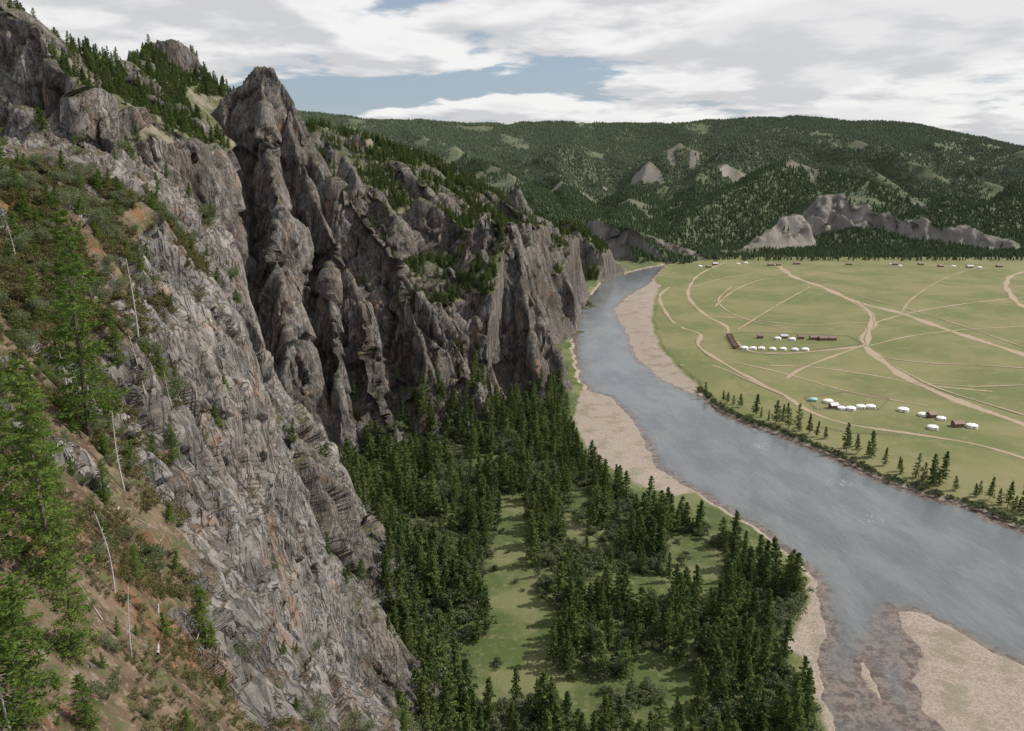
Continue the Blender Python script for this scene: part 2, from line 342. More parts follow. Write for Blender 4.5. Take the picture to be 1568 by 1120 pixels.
def terrain_mat():
    m,t=newmat('terrain_rock_soil_grass')
    geo=t.n('ShaderNodeNewGeometry'); pos=geo.outputs['Position']
    nz=t.n('ShaderNodeSeparateXYZ',{0:geo.outputs['Normal']}).outputs[2]
    a1=t.n('ShaderNodeAttribute',attribute_name='ma'); a2=t.n('ShaderNodeAttribute',attribute_name='mb'); a3=t.n('ShaderNodeAttribute',attribute_name='mc')
    s1=t.n('ShaderNodeSeparateColor',{0:a1.outputs['Color']}); s2=t.n('ShaderNodeSeparateColor',{0:a2.outputs['Color']}); s3=t.n('ShaderNodeSeparateColor',{0:a3.outputs['Color']})
    rock,sandm,plainm=s1.outputs[0],s1.outputs[1],s1.outputs[2]; fg=a1.outputs['Alpha']
    cre,pal,farm=s2.outputs[0],s2.outputs[1],s2.outputs[2]
    slm,edg=s3.outputs[0],s3.outputs[1]
    st=t.n('ShaderNodeVectorMath',{0:pos,1:(1,1,.6)},operation='MULTIPLY').outputs[0]
    st2=t.n('ShaderNodeMapping',{'Vector':pos,'Rotation':(.2,.25,0),'Scale':(1,1,.2)}).outputs[0]
    n1=t.noise(st,.06,5,.65); n2=t.noise(st,.4,5,.7); n3=t.noise(pos,2.6,5,.72); n4=t.noise(st,.13,4,.65,dist=.6)
    def crack(sc,w): 
        q=t.noise(st2,sc,4,.6,dist=.8); return t.ramp(t.math('ABSOLUTE',t.math('SUBTRACT',q,.5)),0.0,w)
    ck=t.math('MULTIPLY',crack(.13,.035),crack(.5,.035))
    rc=t.mix(t.ramp(n2,.30,.70),(.110,.102,.094),(.228,.214,.196))
    rc=t.mix(t.math('MULTIPLY',t.ramp(n3,.50,.74),.4),rc,(.34,.32,.30))
    rc=t.mix(t.math('MULTIPLY',t.ramp(n1,.46,.60),.5),rc,(.15,.12,.097))
    rc=t.mix(t.math('MULTIPLY',fg,.28),rc,(.42,.40,.375))
    steep=t.ramp(nz,.66,.3)
    ogn=t.ramp(t.math('ADD',n4,t.math('MULTIPLY',edg,.04)),.56,.64)
    og=t.math('MULTIPLY',t.math('MULTIPLY',ogn,steep),t.math('MULTIPLY_ADD',fg,.12,.46))
    rc=t.mix(og,rc,(.32,.18,.10))
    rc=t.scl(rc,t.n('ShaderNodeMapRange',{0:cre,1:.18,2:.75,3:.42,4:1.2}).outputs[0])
    rc=t.mix(t.math('MULTIPLY',pal,.7),rc,(.38,.36,.33))
    rc=t.scl(rc,t.math('MULTIPLY_ADD',n3,.6,.7))
    rc=t.scl(rc,t.math('MULTIPLY_ADD',ck,.45,.55))
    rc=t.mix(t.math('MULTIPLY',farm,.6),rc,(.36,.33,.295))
    lg=t.math('MULTIPLY',t.ramp(t.math('ADD',nz,t.math('MULTIPLY',t.math('SUBTRACT',n2,.5),.9)),.70,.86),.8)
    so=t.mix(t.ramp(n2,.4,.62),(.075,.050,.033),(.14,.105,.07))
    so=t.mix(t.ramp(n3,.5,.66),so,(.19,.15,.11))
    so=t.mix(t.math('MULTIPLY',t.ramp(n4,.54,.64),.5),so,(.18,.075,.03))
    so=t.mix(t.math('MULTIPLY',t.ramp(t.noise(pos,.9,4,.7),.50,.62),.75),so,(.058,.072,.024))
    gr=t.mix(t.ramp(n2,.4,.62),(.05,.062,.026),(.115,.118,.058))
    lc=t.mix(fg,gr,so)
    rc=t.mix(lg,rc,lc)
    fl=t.mix(t.ramp(t.noise(pos,.035,4,.6),.42,.6),(.068,.092,.030),(.135,.145,.065))
    fl=t.mix(t.math('MULTIPLY',t.ramp(t.noise(pos,.25,4,.7),.5,.68),.6),fl,(.185,.17,.095))
    slc=t.mix(t.ramp(n2,.38,.62),(.055,.070,.030),(.13,.13,.07)); slc=t.mix(t.math('MULTIPLY',t.ramp(n1,.46,.58),.75),slc,(.23,.20,.16))
    fl=t.mix(slm,fl,slc)
    fl=t.scl(fl,t.math('MULTIPLY_ADD',n3,.9,.5))
    fl=t.mix(farm,fl,t.mix(t.ramp(n1,.4,.62),(.070,.092,.050),(.115,.125,.075)))  # distance tint on hill ground, aerial haze put into the albedo
    fl=t.mix(fg,fl,so)
    fl=t.mix(plainm,fl,grass_col(t,pos))
    pb=t.noise(pos,1.3,4,.75)
    sc=t.mix(t.ramp(pb,.35,.65),(.20,.165,.135),(.34,.285,.24)); sc=t.mix(t.math('MULTIPLY',t.ramp(t.noise(pos,.07,4,.6),.5,.64),.6),sc,(.16,.15,.10))
    fl=t.mix(sandm,fl,sc)
    rf=t.ramp(t.math('ADD',rock,t.math('MULTIPLY',t.math('SUBTRACT',n2,.5),.8)),.4,.55)
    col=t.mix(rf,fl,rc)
    hb=t.math('ADD',t.math('MULTIPLY',t.noise(st,1.1,6,.68),.9),t.math('MULTIPLY',t.noise(pos,6,3,.7),.14))
    hb=t.math('ADD',hb,t.math('MULTIPLY',t.math('MULTIPLY',ck,rf),.5))
    bu=t.n('ShaderNodeBump',{'Strength':1.0,'Distance':t.math('MULTIPLY_ADD',rf,.6,.12),'Height':hb})
    b=t.n('ShaderNodeBsdfPrincipled',{'Base Color':col,'Roughness':.92,'Specular IOR Level':.15,'Normal':bu})
    t.n('ShaderNodeOutputMaterial',{0:b}); return m
TM=terrain_mat()
# ---------------------------------------------------------------- grid -> objects
def add_obj(name,me,parent=None):
    o=bpy.data.objects.new(name,me); scene.collection.objects.link(o)
    if parent: o.parent=parent
    return o
idx=np.arange(NR*NT,dtype=np.int32).reshape(NR,NT)
Q=np.stack([idx[:-1,:-1],idx[:-1,1:],idx[1:,1:],idx[1:,:-1]],-1).reshape(-1,4)
def submesh(name,sel,pos,attrs,mat):
    q=Q[sel]; used=np.unique(q); mp=np.zeros(NR*NT,np.int32); mp[used]=np.arange(len(used)); q=mp[q]
    me=bpy.data.meshes.new(name); me.vertices.add(len(used)); me.vertices.foreach_set('co',pos.reshape(-1,3)[used].astype(f32).ravel())
    me.loops.add(q.size); me.loops.foreach_set('vertex_index',q.ravel().astype(np.int32))
    me.polygons.add(len(q)); me.polygons.foreach_set('loop_start',np.arange(0,q.size,4,dtype=np.int32))
    me.update(calc_edges=True)
    me.polygons.foreach_set('use_smooth',np.ones(len(q),bool))
    for k,a in attrs.items():
        at=me.attributes.new(k,'FLOAT_COLOR','POINT'); at.data.foreach_set('color',a.reshape(-1,4)[used].ravel())
    me.materials.append(mat); return add_obj(name,me)
qc=Q[:,0]; hx=FD['hx'].ravel()[qc]; fgq=FD['fg'].ravel()[qc]; ry=Y.ravel()[qc]; rr=RR.ravel()[qc]
isfg=fgq>0; ishill=(~isfg)&(rr>1060)&((hx>1)|(ry>1420)); iscl=(~isfg)&(~ishill)&(hx>1.0)
isgr=~(isfg|ishill|iscl)
at={'ma':A1,'mb':A2,'mc':A3}
submesh('rocky_hillside',isfg,POS,at,TM); submesh('rock_cliff',iscl,POS,at,TM)
submesh('forested_hills',ishill,POS,at,TM); submesh('valley_ground',isgr,POS,at,TM)
# river
WP=POS.copy(); WP[...,2]=-1.5
dep=np.clip((-1.5-POS[...,2])/1.6,0,1)
foam=np.zeros((NR,NT),f32)
for (u,v,rad) in [(1080,632,9),(1155,655,9),(1165,680,9),(925,555,12),(1080,610,6),(1290,735,9),(1010,605,9),(1340,790,9),(980,660,6)]:
    q=G(u,v); foam=np.maximum(foam,np.exp(-((X-q[0])**2+(Y-q[1])**2)/rad**2))
W=np.zeros((NR,NT,4),f32); W[...,0]=dep; W[...,1]=foam; W[...,3]=1
wm,t=newmat('river_water'); geo=t.n('ShaderNodeNewGeometry'); pos=geo.outputs['Position']
s=t.n('ShaderNodeSeparateColor',{0:t.n('ShaderNodeAttribute',attribute_name='w').outputs['Color']})
pb=t.noise(pos,.35,5,.75)
rot=t.n('ShaderNodeMapping',{'Vector':pos,'Rotation':(0,0,math.radians(35)),'Scale':(1,.4,1)})
shal=t.mix(t.ramp(pb,.42,.6),(.075,.060,.053),(.18,.14,.118))
dc_=t.mix(t.ramp(t.noise(rot.outputs[0],.05,4,.6),.38,.62),(.098,.110,.116),(.135,.148,.153))
col=t.mix(t.ramp(t.math('ADD',s.outputs[0],t.math('MULTIPLY',t.math('SUBTRACT',pb,.5),.5)),.08,.55),shal,dc_)
ff=t.noise(rot.outputs[0],1.0,5,.75)
st=t.n('ShaderNodeMapRange',{0:t.math('ADD',ff,t.math('MULTIPLY',s.outputs[1],.14)),1:.66,2:.78,3:0.,4:.5}).outputs[0]
col=t.mix(st,col,(.5,.5,.5))
h=t.math('ADD',t.math('MULTIPLY',t.noise(rot.outputs[0],.45,5,.62),.6),t.math('MULTIPLY',t.noise(pos,.09,3,.6),.5))
bu=t.n('ShaderNodeBump',{'Strength':1.0,'Distance':.42,'Height':h})
b=t.n('ShaderNodeBsdfPrincipled',{'Base Color':col,'Roughness':t.math('MULTIPLY_ADD',st,.4,.16),'IOR':1.38,'Normal':bu}); t.n('ShaderNodeOutputMaterial',{0:b})
dmin=FD['dr'].ravel()[qc]
submesh('river',(dmin<4)&(rr<1400),WP,{'w':W},wm)
print("meshes",time.time()-T0)
# ---------------------------------------------------------------- materials for objects
def foliage(name,c1,c2,tr=.25,rnd=True):
    m,t=newmat(name); oi=t.n('ShaderNodeObjectInfo'); pos=t.n('ShaderNodeNewGeometry').outputs['Position']
    nn=t.noise(pos,.9,1,.6); f=t.math('ADD',t.math('MULTIPLY',oi.outputs['Random'],.6),t.math('MULTIPLY',t.ramp(nn,.35,.65),.4))
    c=t.mix(f,c1,c2)
    d=t.n('ShaderNodeBsdfDiffuse',{0:c}); tl=t.n('ShaderNodeBsdfTranslucent',{0:c})
    mx=t.n('ShaderNodeMixShader',{0:tr,1:d.outputs[0],2:tl.outputs[0]}) if tr>0 else d; t.n('ShaderNodeOutputMaterial',{0:mx}); return m
M_con=foliage('conifer_needles',(.056,.094,.034),(.165,.205,.070),.38)
M_lar=foliage('larch_needles',(.085,.14,.03),(.16,.22,.055),.4)
M_wil=foliage('willow_leaves',(.10,.125,.06),(.18,.20,.115),.3)
M_far=foliage('distant_needles_shade_tint',(.048,.072,.040),(.086,.112,.058),0)  # darker nearer-hill trees: cloud shadow painted into the needle colour
M_far2=foliage('remote_needles_haze_tint',(.080,.108,.072),(.122,.148,.092),0)  # paler, bluer trees beyond: aerial haze painted into the needle colour
M_tuft=foliage('dry_shrub_leaves',(.07,.085,.03),(.17,.14,.07),.2)
M_bark=simple('bark',(.11,.085,.065),.9,.4,4)
M_dead=simple('dead_wood',(.34,.31,.28),.85,.3,5)
# ---------------------------------------------------------------- mesh builder
class MB:
    def __init__(s): s.v=[];s.f=[];s.m=[]
    def tube(s,pts,rad,n=6,mi=0):
        base=len(s.v); pts=[Vector(p) for p in pts]
        for i,p in enumerate(pts):
            d=(pts[min(i+1,len(pts)-1)]-pts[max(i-1,0)]).normalized(); a=d.orthogonal().normalized(); b=d.cross(a)
            for k in range(n):
                an=2*math.pi*k/n; s.v.append(tuple(p+(a*math.cos(an)+b*math.sin(an))*rad[i]))
        for i in range(len(pts)-1):
            for k in range(n):
                k2=(k+1)%n; s.f.append((base+i*n+k,base+i*n+k2,base+(i+1)*n+k2,base+(i+1)*n+k)); s.m.append(mi)
        s.f.append(tuple(base+(len(pts)-1)*n+k for k in range(n))); s.m.append(mi)
    def quads(s,C,S,mi,asp=.5,flat=.6):
        n=len(C); a=rng.normal(size=(n,3)); a[:,2]*=flat; a/=np.linalg.norm(a,axis=1,keepdims=True)
        b=rng.normal(size=(n,3)); b=np.cross(a,b); b/=np.linalg.norm(b,axis=1,keepdims=True)+1e-9
        S=np.asarray(S)[:,None]; base=len(s.v)
        V=np.stack([C-a*S,C+b*S*asp,C+a*S,C-b*S*asp],1).reshape(-1,3)
        s.v+=V.tolist(); q=(np.arange(n*4).reshape(-1,4)+base).tolist(); s.f+=q; s.m+=[mi]*n
    def box(s,c,d,mi=0,rz=0):
        base=len(s.v); ca,sa=math.cos(rz),math.sin(rz)
        for z in(-.5,.5):
            for x,y in((-.5,-.5),(.5,-.5),(.5,.5),(-.5,.5)):
                X_,Y_=x*d[0],y*d[1]; s.v.append((c[0]+X_*ca-Y_*sa,c[1]+X_*sa+Y_*ca,c[2]+z*d[2]))
        for f in((0,3,2,1),(4,5,6,7),(0,1,5,4),(1,2,6,5),(2,3,7,6),(3,0,4,7)): s.f.append(tuple(base+i for i in f)); s.m.append(mi)
    def mesh(s,name,mats):
        me=bpy.data.meshes.new(name); me.from_pydata(s.v,[],s.f); 
        for m in mats: me.materials.append(m)
        me.polygons.foreach_set('material_index',np.array(s.m,dtype=np.int32)); me.update(); return me
def conifer(name,h,nb,ln,ls,rad,mat,start=.1,droop=.15,powr=.75,gap=.0,asp=.45,spread=.17):
    m=MB(); lean=np.array([random.uniform(-.03,.03)*h,random.uniform(-.03,.03)*h])
    ctr=lambda z: np.array([lean[0]*(z/h)**2,lean[1]*(z/h)**2,z])
    m.tube([ctr(h*k/6) for k in range(7)],[h*.011*(1-k/6)**.8+.012 for k in range(7)],6,0)
    for i in range(nb):
        f=start+(1-start)*((i+random.random())/nb); z=h*f
        if random.random()<gap: continue
        prof=(1-f)**powr*min(1,(f-start+.12)/.22+.3)
        L=rad*prof*random.uniform(.5,1.3)+.02*h
        az=i*2.4+random.uniform(-.5,.5); dz=(.35*f-droop)*L+random.uniform(-.1,.1)*L
        a=ctr(z); d=np.array([math.cos(az)*L,math.sin(az)*L,dz]); tip=a+d; mid=a+d*.5+np.array([0,0,-.05*L])
        m.tube([a,mid,tip],[.010*L+.006*h*(1-f)*.5,.006*L+.004,.003],3,0)
        n=max(4,int(ln*(.35+.65*L/rad)))
        s=rng.random(n)**.75*.95+.08
        c=a[None]+d[None]*s[:,None]; lat=rng.normal(size=(n,3))*np.array([1,1,.45])*(spread*L*(1.15-s*.7))[:,None]
        m.quads(c+lat,ls*(.6+.8*rng.random(n)),1,asp)
    m.quads(ctr(h*.97)[None]+rng.normal(size=(10,3))*np.array([.012*h,.012*h,.03*h]),np.full(10,ls*.8),1,.4)
    return m.mesh(name,[M_bark,mat])
def shrub(name,h,w,n,ls,mat,k=7):
    m=MB()
    for i in range(k):
        c=np.array([random.gauss(0,w*.28),random.gauss(0,w*.28),h*random.uniform(.35,.8)]); r=random.uniform(.22,.38)*w
        m.tube([(c[0]*.1,c[1]*.1,0),(c[0]*.6,c[1]*.6,c[2]*.6),tuple(c)],[.03*w*.6,.02*w*.6,.006*w],4,0)
        d=rng.normal(size=(n//k,3)); d/=np.linalg.norm(d,axis=1,keepdims=True); d*=(rng.random(n//k)**.4)[:,None]*r; d[:,2]*=h/w*.8
        q=c+d; q[:,2]=np.maximum(q[:,2],.05*h)
        m.quads(q,ls*(.6+.8*rng.random(len(d))),1,.55,1)
    return m.mesh(name,[M_bark,mat])
def farcon(name,h,r,mat):
    m=MB(); m.tube([(0,0,0),(0,0,h*.5)],[.02*h,.01*h],3,0)
    for k,(z0,z1,rr_) in enumerate([(.1,.55,1),(.32,.78,.75),(.55,1.0,.5)]):
        base=len(m.v); n=6
        for j in range(n):
            a=2*math.pi*j/n+random.random()*.5; q=r*rr_*random.uniform(.7,1.25); m.v.append((q*math.cos(a),q*math.sin(a),h*(z0+random.uniform(-.04,.04))))
        m.v.append((0,0,h*z1))
        for j in range(n): m.f.append((base+j,base+(j+1)%n,base+n)); m.m.append(1)
    return m.mesh(name,[M_bark,mat])
def collection(name,meshes):
    c=bpy.data.collections.new(name)
    for i,me in enumerate(meshes):
        o=bpy.data.objects.new(f'{me.name}_{i:02d}',me); c.objects.link(o)
    return c
def instancer(name,coll,Pp,S,I,tilt=.04,sxy=None):
    n=len(Pp); me=bpy.data.meshes.new(name); me.vertices.add(n); me.vertices.foreach_set('co',np.asarray(Pp,f32).ravel())
    S=np.asarray(S,f32); sx=S*(rng.uniform(.8,1.2,n) if sxy is None else sxy)
    a=me.attributes.new('scl','FLOAT_VECTOR','POINT'); a.data.foreach_set('vector',np.stack([sx,sx,S],-1).astype(f32).ravel())
    R_=np.stack([rng.normal(0,tilt,n),rng.normal(0,tilt,n),rng.uniform(0,6.28,n)],-1).astype(f32)
    a=me.attributes.new('rot','FLOAT_VECTOR','POINT'); a.data.foreach_set('vector',R_.ravel())
    a=me.attributes.new('idx','INT','POINT'); a.data.foreach_set('value',np.asarray(I,np.int32))
    o=add_obj(name,me); ng=bpy.data.node_groups.new(name,'GeometryNodeTree')
    ng.interface.new_socket('Geometry',in_out='INPUT',socket_type='NodeSocketGeometry'); ng.interface.new_socket('Geometry',in_out='OUTPUT',socket_type='NodeSocketGeometry')
    N=ng.nodes; L=ng.links; gi=N.new('NodeGroupInput'); go=N.new('NodeGroupOutput'); ci=N.new('GeometryNodeCollectionInfo'); ci.inputs['Collection'].default_value=coll
    ci.inputs['Separate Children'].default_value=True; ci.inputs['Reset Children'].default_value=True
    ip=N.new('GeometryNodeInstanceOnPoints'); ip.inputs['Pick Instance'].default_value=True
    def na(nm,ty):
        q=N.new('GeometryNodeInputNamedAttribute'); q.data_type=ty; q.inputs['Name'].default_value=nm; return q.outputs['Attribute']
    L.new(gi.outputs[0],ip.inputs['Points']); L.new(ci.outputs[0],ip.inputs['Instance']); L.new(na('idx','INT'),ip.inputs['Instance Index'])
    L.new(na('rot','FLOAT_VECTOR'),ip.inputs['Rotation']); L.new(na('scl','FLOAT_VECTOR'),ip.inputs['Scale']); L.new(ip.outputs[0],go.inputs[0])
    md=o.modifiers.new('scatter','NODES'); md.node_group=ng; return o
def inside(x,y,poly): return sdf(np.asarray(x,f32),np.asarray(y,f32),poly)<0
C_con=collection('conifer_kinds',[conifer('conifer',16,58,20,.55,random.uniform(2.5,4.0),M_con,start=random.uniform(.06,.22),spread=.22,powr=random.uniform(.55,.85),gap=.08) for _ in range(7)])
C_wil=collection('willow_kinds',[shrub('willow',4.5,4.5,800,.30,M_wil,9) for _ in range(3)])
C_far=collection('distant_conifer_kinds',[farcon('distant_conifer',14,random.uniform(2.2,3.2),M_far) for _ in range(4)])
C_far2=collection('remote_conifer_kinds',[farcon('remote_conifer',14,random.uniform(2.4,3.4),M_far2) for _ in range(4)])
C_tuft=collection('low_shrub_kinds',[shrub('low_shrub',.5,.8,200,.05,M_tuft,6) for _ in range(3)])
# valley forest
FOR=G2([(430,760),(500,735),(560,695),(700,655),(790,615),(862,600),(872,650),(888,710),(940,750),(1000,780),(1100,815),(1190,858),(1240,895),(1245,930),(1205,960),(1190,990),(1240,1070),(1275,1300),(500,1400),(400,1100),(420,950)])
CLR=[G2(l) for l in [[(790,790),(808,785),(814,860),(838,930),(850,1000),(830,1040),(765,1060),(755,1000),(738,900),(748,840)],[(872,742),(905,750),(900,840),(872,840),(862,790)],
  [(1010,830),(1060,815),(1115,855),(1105,925),(1030,905)],[(520,930),(590,950),(610,1030),(650,1110),(570,1110),(510,1000)],[(715,1010),(760,1015),(775,1080),(715,1090)],[(870,1070),(920,1060),(930,1120),(870,1140)],
  [(610,860),(670,855),(680,885),(620,900)],[(1150,915),(1240,920),(1215,960),(1150,950)],[(640,745),(690,740),(690,770),(640,780)]]]
gx,gy=np.meshgrid(np.arange(-140,180,4.6),np.arange(120,620,4.6)); gx=gx.ravel()+rng.uniform(-2.4,2.4,gx.size); gy=gy.ravel()+rng.uniform(-2.4,2.4,gy.size)
place=fields
k=inside(gx,gy,FOR)
for c in CLR: k&=~inside(gx,gy,c)
dn=fbm2(gx/18,gy/18,3,301); k&=(rng.random(gx.size)<.54+1.1*dn)
gx,gy=gx[k],gy[k]; q=place(gx,gy); k=(q['fg']<.5)&(q['z']<30)&(q['dr']>5)&(q['sd']>4)
gx,gy,gz=gx[k],gy[k],q['z'][k]
instancer('conifer_forest',C_con,np.stack([gx,gy,gz-.3],-1),rng.uniform(.42,1.2,len(gx)),rng.integers(0,7,len(gx)))
print('forest',len(gx))
n=12000; wx=rng.uniform(-140,180,n); wy=rng.uniform(150,620,n); k=inside(wx,wy,FOR)
for c in CLR[:6]: k&=~inside(wx,wy,c)|(rng.random(n)<.06)
wx,wy=wx[k],wy[k]; k=(fbm2(wx/25,wy/25,3,311)+.5*sst(-20,-80,wx)>-.3); wx,wy=wx[k],wy[k]; q=place(wx,wy); k=(q['fg']<.5)&(q['z']<16)&(q['dr']>5)&(q['sd']>2)
wx,wy,wz=wx[k],wy[k],q['z'][k]
instancer('willow_thicket',C_wil,np.stack([wx,wy,wz-.2],-1),rng.uniform(.25,1.25,len(wx)),rng.integers(0,3,len(wx)))
# trees on crags and slopes
n=90000; tx=rng.uniform(-420,140,n); ty=rng.uniform(150,1330,n)
q=place(tx,ty); e=1.5; qz=place(tx+e,ty)['z']; qy=place(tx,ty+e)['z']; slope=np.hypot(qz-q['z'],qy-q['z'])/e
nn=fbm2(tx/35,ty/35,3,321)
k=(q['hx']>3)&(q['fg']<.5)&(q['rock']<.5)&(slope<1.4)&(q['dr']>5)&(nn>-.3)
k|=(q['hx']>10)&(q['fg']<.5)&(slope<1.3)&(rng.random(n)<.10)&(q['dr']>8)
k|=(q['hx']>10)&(q['fg']<.5)&(slope<3)&(rng.random(n)<.08)&(q['dr']>8)&(nn>0)
k&=~((np.hypot(tx+90,ty-345)<48)&(rng.random(n)<.95))
k&=~((np.hypot(tx+163,ty-541)<45))
tx,ty,tz=tx[k],ty[k],q['z'][k]; 
instancer('conifer_slope_forest',C_con,np.stack([tx,ty,tz-1.0],-1),rng.uniform(.22,.65,len(tx)),rng.integers(0,7,len(tx)))
print('slope trees',len(tx))
bt=[(1078,612),(1106,618),(1112,622),(1121,624),(1132,628),(1155,640),(1163,643),(1175,648),(1186,652),(1196,655),(1206,660),(1237,668),(1262,676),(1294,696),(1298,690),(1328,706),(1333,704),(1375,726),(1378,730),(1428,745),(1436,748),(1424,748),(1440,742),(1492,765),(1498,760),(1540,782),(1550,786),(1558,788),(1566,792),(1220,664),(1248,673),(1310,699),(1352,717),(1400,736),(1412,741),(1462,755),(1512,770),(1528,777),(1580,800)]
bp=np.array([G(u+2,v-4) for u,v in bt]); instancer('riverbank_conifer_row',C_con,bp-[0,0,.2],rng.uniform(.4,1.1,len(bp)),rng.integers(0,7,len(bp)))
rb=G2([(1066,596),(1078,606),(1108,631),(1150,647),(1220,673),(1290,703),(1350,732),(1420,756),(1480,772),(1568,809),(1650,846)])
L=[]
for a,b in seglist(rb):
    d=math.dist(a,b)
    for _ in range(int(d/.9)):
        s=random.random(); L.append((a[0]+(b[0]-a[0])*s+random.uniform(0,5),a[1]+(b[1]-a[1])*s+random.uniform(0,6),-.6))
L=np.array(L); kk=fbm2(L[:,0]/18,L[:,1]/18,2,331)>-.3; L=L[kk]
instancer('riverbank_bushes',C_wil,L,rng.uniform(.25,.65,len(L)),rng.integers(0,3,len(L)))
n=230000; a=rng.uniform(math.radians(-16),math.radians(40),n); d=np.sqrt(rng.uniform(1330**2,3400**2,n)); hx_=d*np.sin(a); hy_=d*np.cos(a)
q=place(hx_,hy_); nn=fbm2(hx_/140,hy_/140,4,341)
k=((q['hx']>1.5)|(hy_>1400))&(q['rock']<.35+.2*rng.random(len(hx_)))&(1.2*nn+.42*rng.random(len(hx_))>np.where(hy_>2050,-.14,-.26))
hx_,hy_,hz_=hx_[k],hy_[k],q['z'][k]
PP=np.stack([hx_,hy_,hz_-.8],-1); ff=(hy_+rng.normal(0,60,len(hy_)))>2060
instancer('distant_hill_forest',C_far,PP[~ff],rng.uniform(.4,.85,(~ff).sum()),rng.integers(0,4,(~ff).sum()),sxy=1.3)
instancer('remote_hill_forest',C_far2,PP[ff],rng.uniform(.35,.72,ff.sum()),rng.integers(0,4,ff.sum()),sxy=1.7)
print('hill trees',len(hx_),time.time()-T0)
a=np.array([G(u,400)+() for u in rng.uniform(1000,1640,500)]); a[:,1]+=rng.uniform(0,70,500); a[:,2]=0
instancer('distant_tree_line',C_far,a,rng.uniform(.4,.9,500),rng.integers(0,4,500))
# ---------------------------------------------------------------- tracks
dm,t=newmat('dirt_track'); pos=t.n('ShaderNodeNewGeometry').outputs['Position']; e=t.n('ShaderNodeAttribute',attribute_name='e').outputs['Fac']
gc=grass_col(t,pos); dc=t.mix(t.noise(pos,.3,5,.7),(.25,.19,.135),(.37,.30,.22))
f=t.ramp(t.math('ADD',e,t.math('MULTIPLY',t.math('SUBTRACT',t.noise(pos,.35,4,.7),.5),1.6)),.95,.30)
b=t.n('ShaderNodeBsdfPrincipled',{'Base Color':t.mix(f,gc,dc),'Roughness':.95,'Specular IOR Level':.1}); t.n('ShaderNodeOutputMaterial',{0:b})
def spline(pts,step=4):
    out=[]; p=[pts[0]]+pts+[pts[-1]]
    for i in range(1,len(p)-2):
        d=math.dist(p[i],p[i+1]); m=max(2,int(d/step))
        for j in range(m):
            t_=j/m; out.append(tuple(.5*((2*p[i][c])+(-p[i-1][c]+p[i+1][c])*t_+(2*p[i-1][c]-5*p[i][c]+4*p[i+1][c]-p[i+2][c])*t_**2+(-p[i-1][c]+3*p[i][c]-3*p[i+1][c]+p[i+2][c])*t_**3) for c in(0,1)))
    out.append(tuple(p[-2][:2])); return out
TR=[([(1190,405),(1215,424),(1260,440),(1310,462),(1380,480),(1450,505),(1568,543),(1680,580)],6.5),
 ([(1310,462),(1332,480),(1337,495),(1326,512),(1326,530),(1345,548),(1372,568),(1400,585),(1470,615),(1568,650),(1700,700)],5.6),
 ([(1110,402),(1072,420),(1056,440),(1056,458),(1080,482),(1112,500),(1118,515),(1150,538),(1200,541),(1260,537),(1326,530)],2.8),
 ([(1025,440),(1010,455),(1022,482),(1040,500),(1072,512),(1070,530),(1108,556),(1160,585),(1200,605),(1240,630),(1300,650),(1400,665),(1500,682),(1600,712)],2.6),
 ([(1337,495),(1400,478),(1480,465),(1600,452)],2.2),([(1095,470),(1120,448),(1160,430),(1210,424)],1.8),([(1205,580),(1225,566),(1270,548),(1326,528)],2.2),
 ([(1640,490),(1568,470),(1546,448),(1541,434),(1556,420),(1620,408)],5),([(1180,560),(1240,562),(1330,574),(1420,590),(1520,600)],1.8),([(1330,530),(1400,514),(1480,505),(1568,500)],1.8),
 ([(1225,424),(1300,415),(1400,424),(1500,440),(1620,436)],1.6),([(1130,556),(1200,572),(1300,600),(1420,622)],1.8),([(1060,440),(1120,424),(1220,412),(1330,410),(1480,418),(1620,412)],1.6),
 ([(1085,484),(1150,490),(1230,498),(1290,495),(1337,494)],1.8),([(1240,440),(1200,462),(1160,486),(1130,505)],1.5),([(1380,480),(1400,455),(1450,425),(1500,410)],1.5),
 ([(1400,585),(1480,592),(1568,590)],1.5),([(1345,548),(1420,556),(1500,560),(1600,566)],1.6),([(1120,440),(1100,460),(1120,480),(1160,494),(1190,500)],1.5),([(1040,560),(1090,560),(1140,580),(1200,606)],1.5),
 ([(1313,463),(1333,482),(1330,512),(1328,530)],3),([(1260,437),(1330,458),(1420,482),(1568,532)],1.5),([(1372,563),(1440,596),(1568,636)],1.6)]
V=[];Fc=[];E=[]
for li,(pl,w) in enumerate(TR):
    s=spline(G2(pl)); zz=.04+.012*li
    for i,pnt in enumerate(s):
        a_=s[max(i-1,0)]; b_=s[min(i+1,len(s)-1)]; dx,dy=b_[0]-a_[0],b_[1]-a_[1]; l=math.hypot(dx,dy)+1e-6; nx,ny=-dy/l,dx/l
        ww=w*.85*(1+.35*math.sin(i*.37+li)+.2*random.uniform(-1,1))
        for kx,ev in((-1,1),(-.4,.2),(.4,.2),(1,1)): V.append((pnt[0]+nx*ww*kx,pnt[1]+ny*ww*kx,zz)); E.append(ev)
        if i:
            b0=len(V)-8
            for j in range(3): Fc.append((b0+j,b0+j+1,b0+j+5,b0+j+4))
me=bpy.data.meshes.new('dirt_tracks'); me.from_pydata(V,[],Fc); at_=me.attributes.new('e','FLOAT','POINT'); at_.data.foreach_set('value',np.array(E,f32)); me.materials.append(dm); add_obj('dirt_tracks',me)
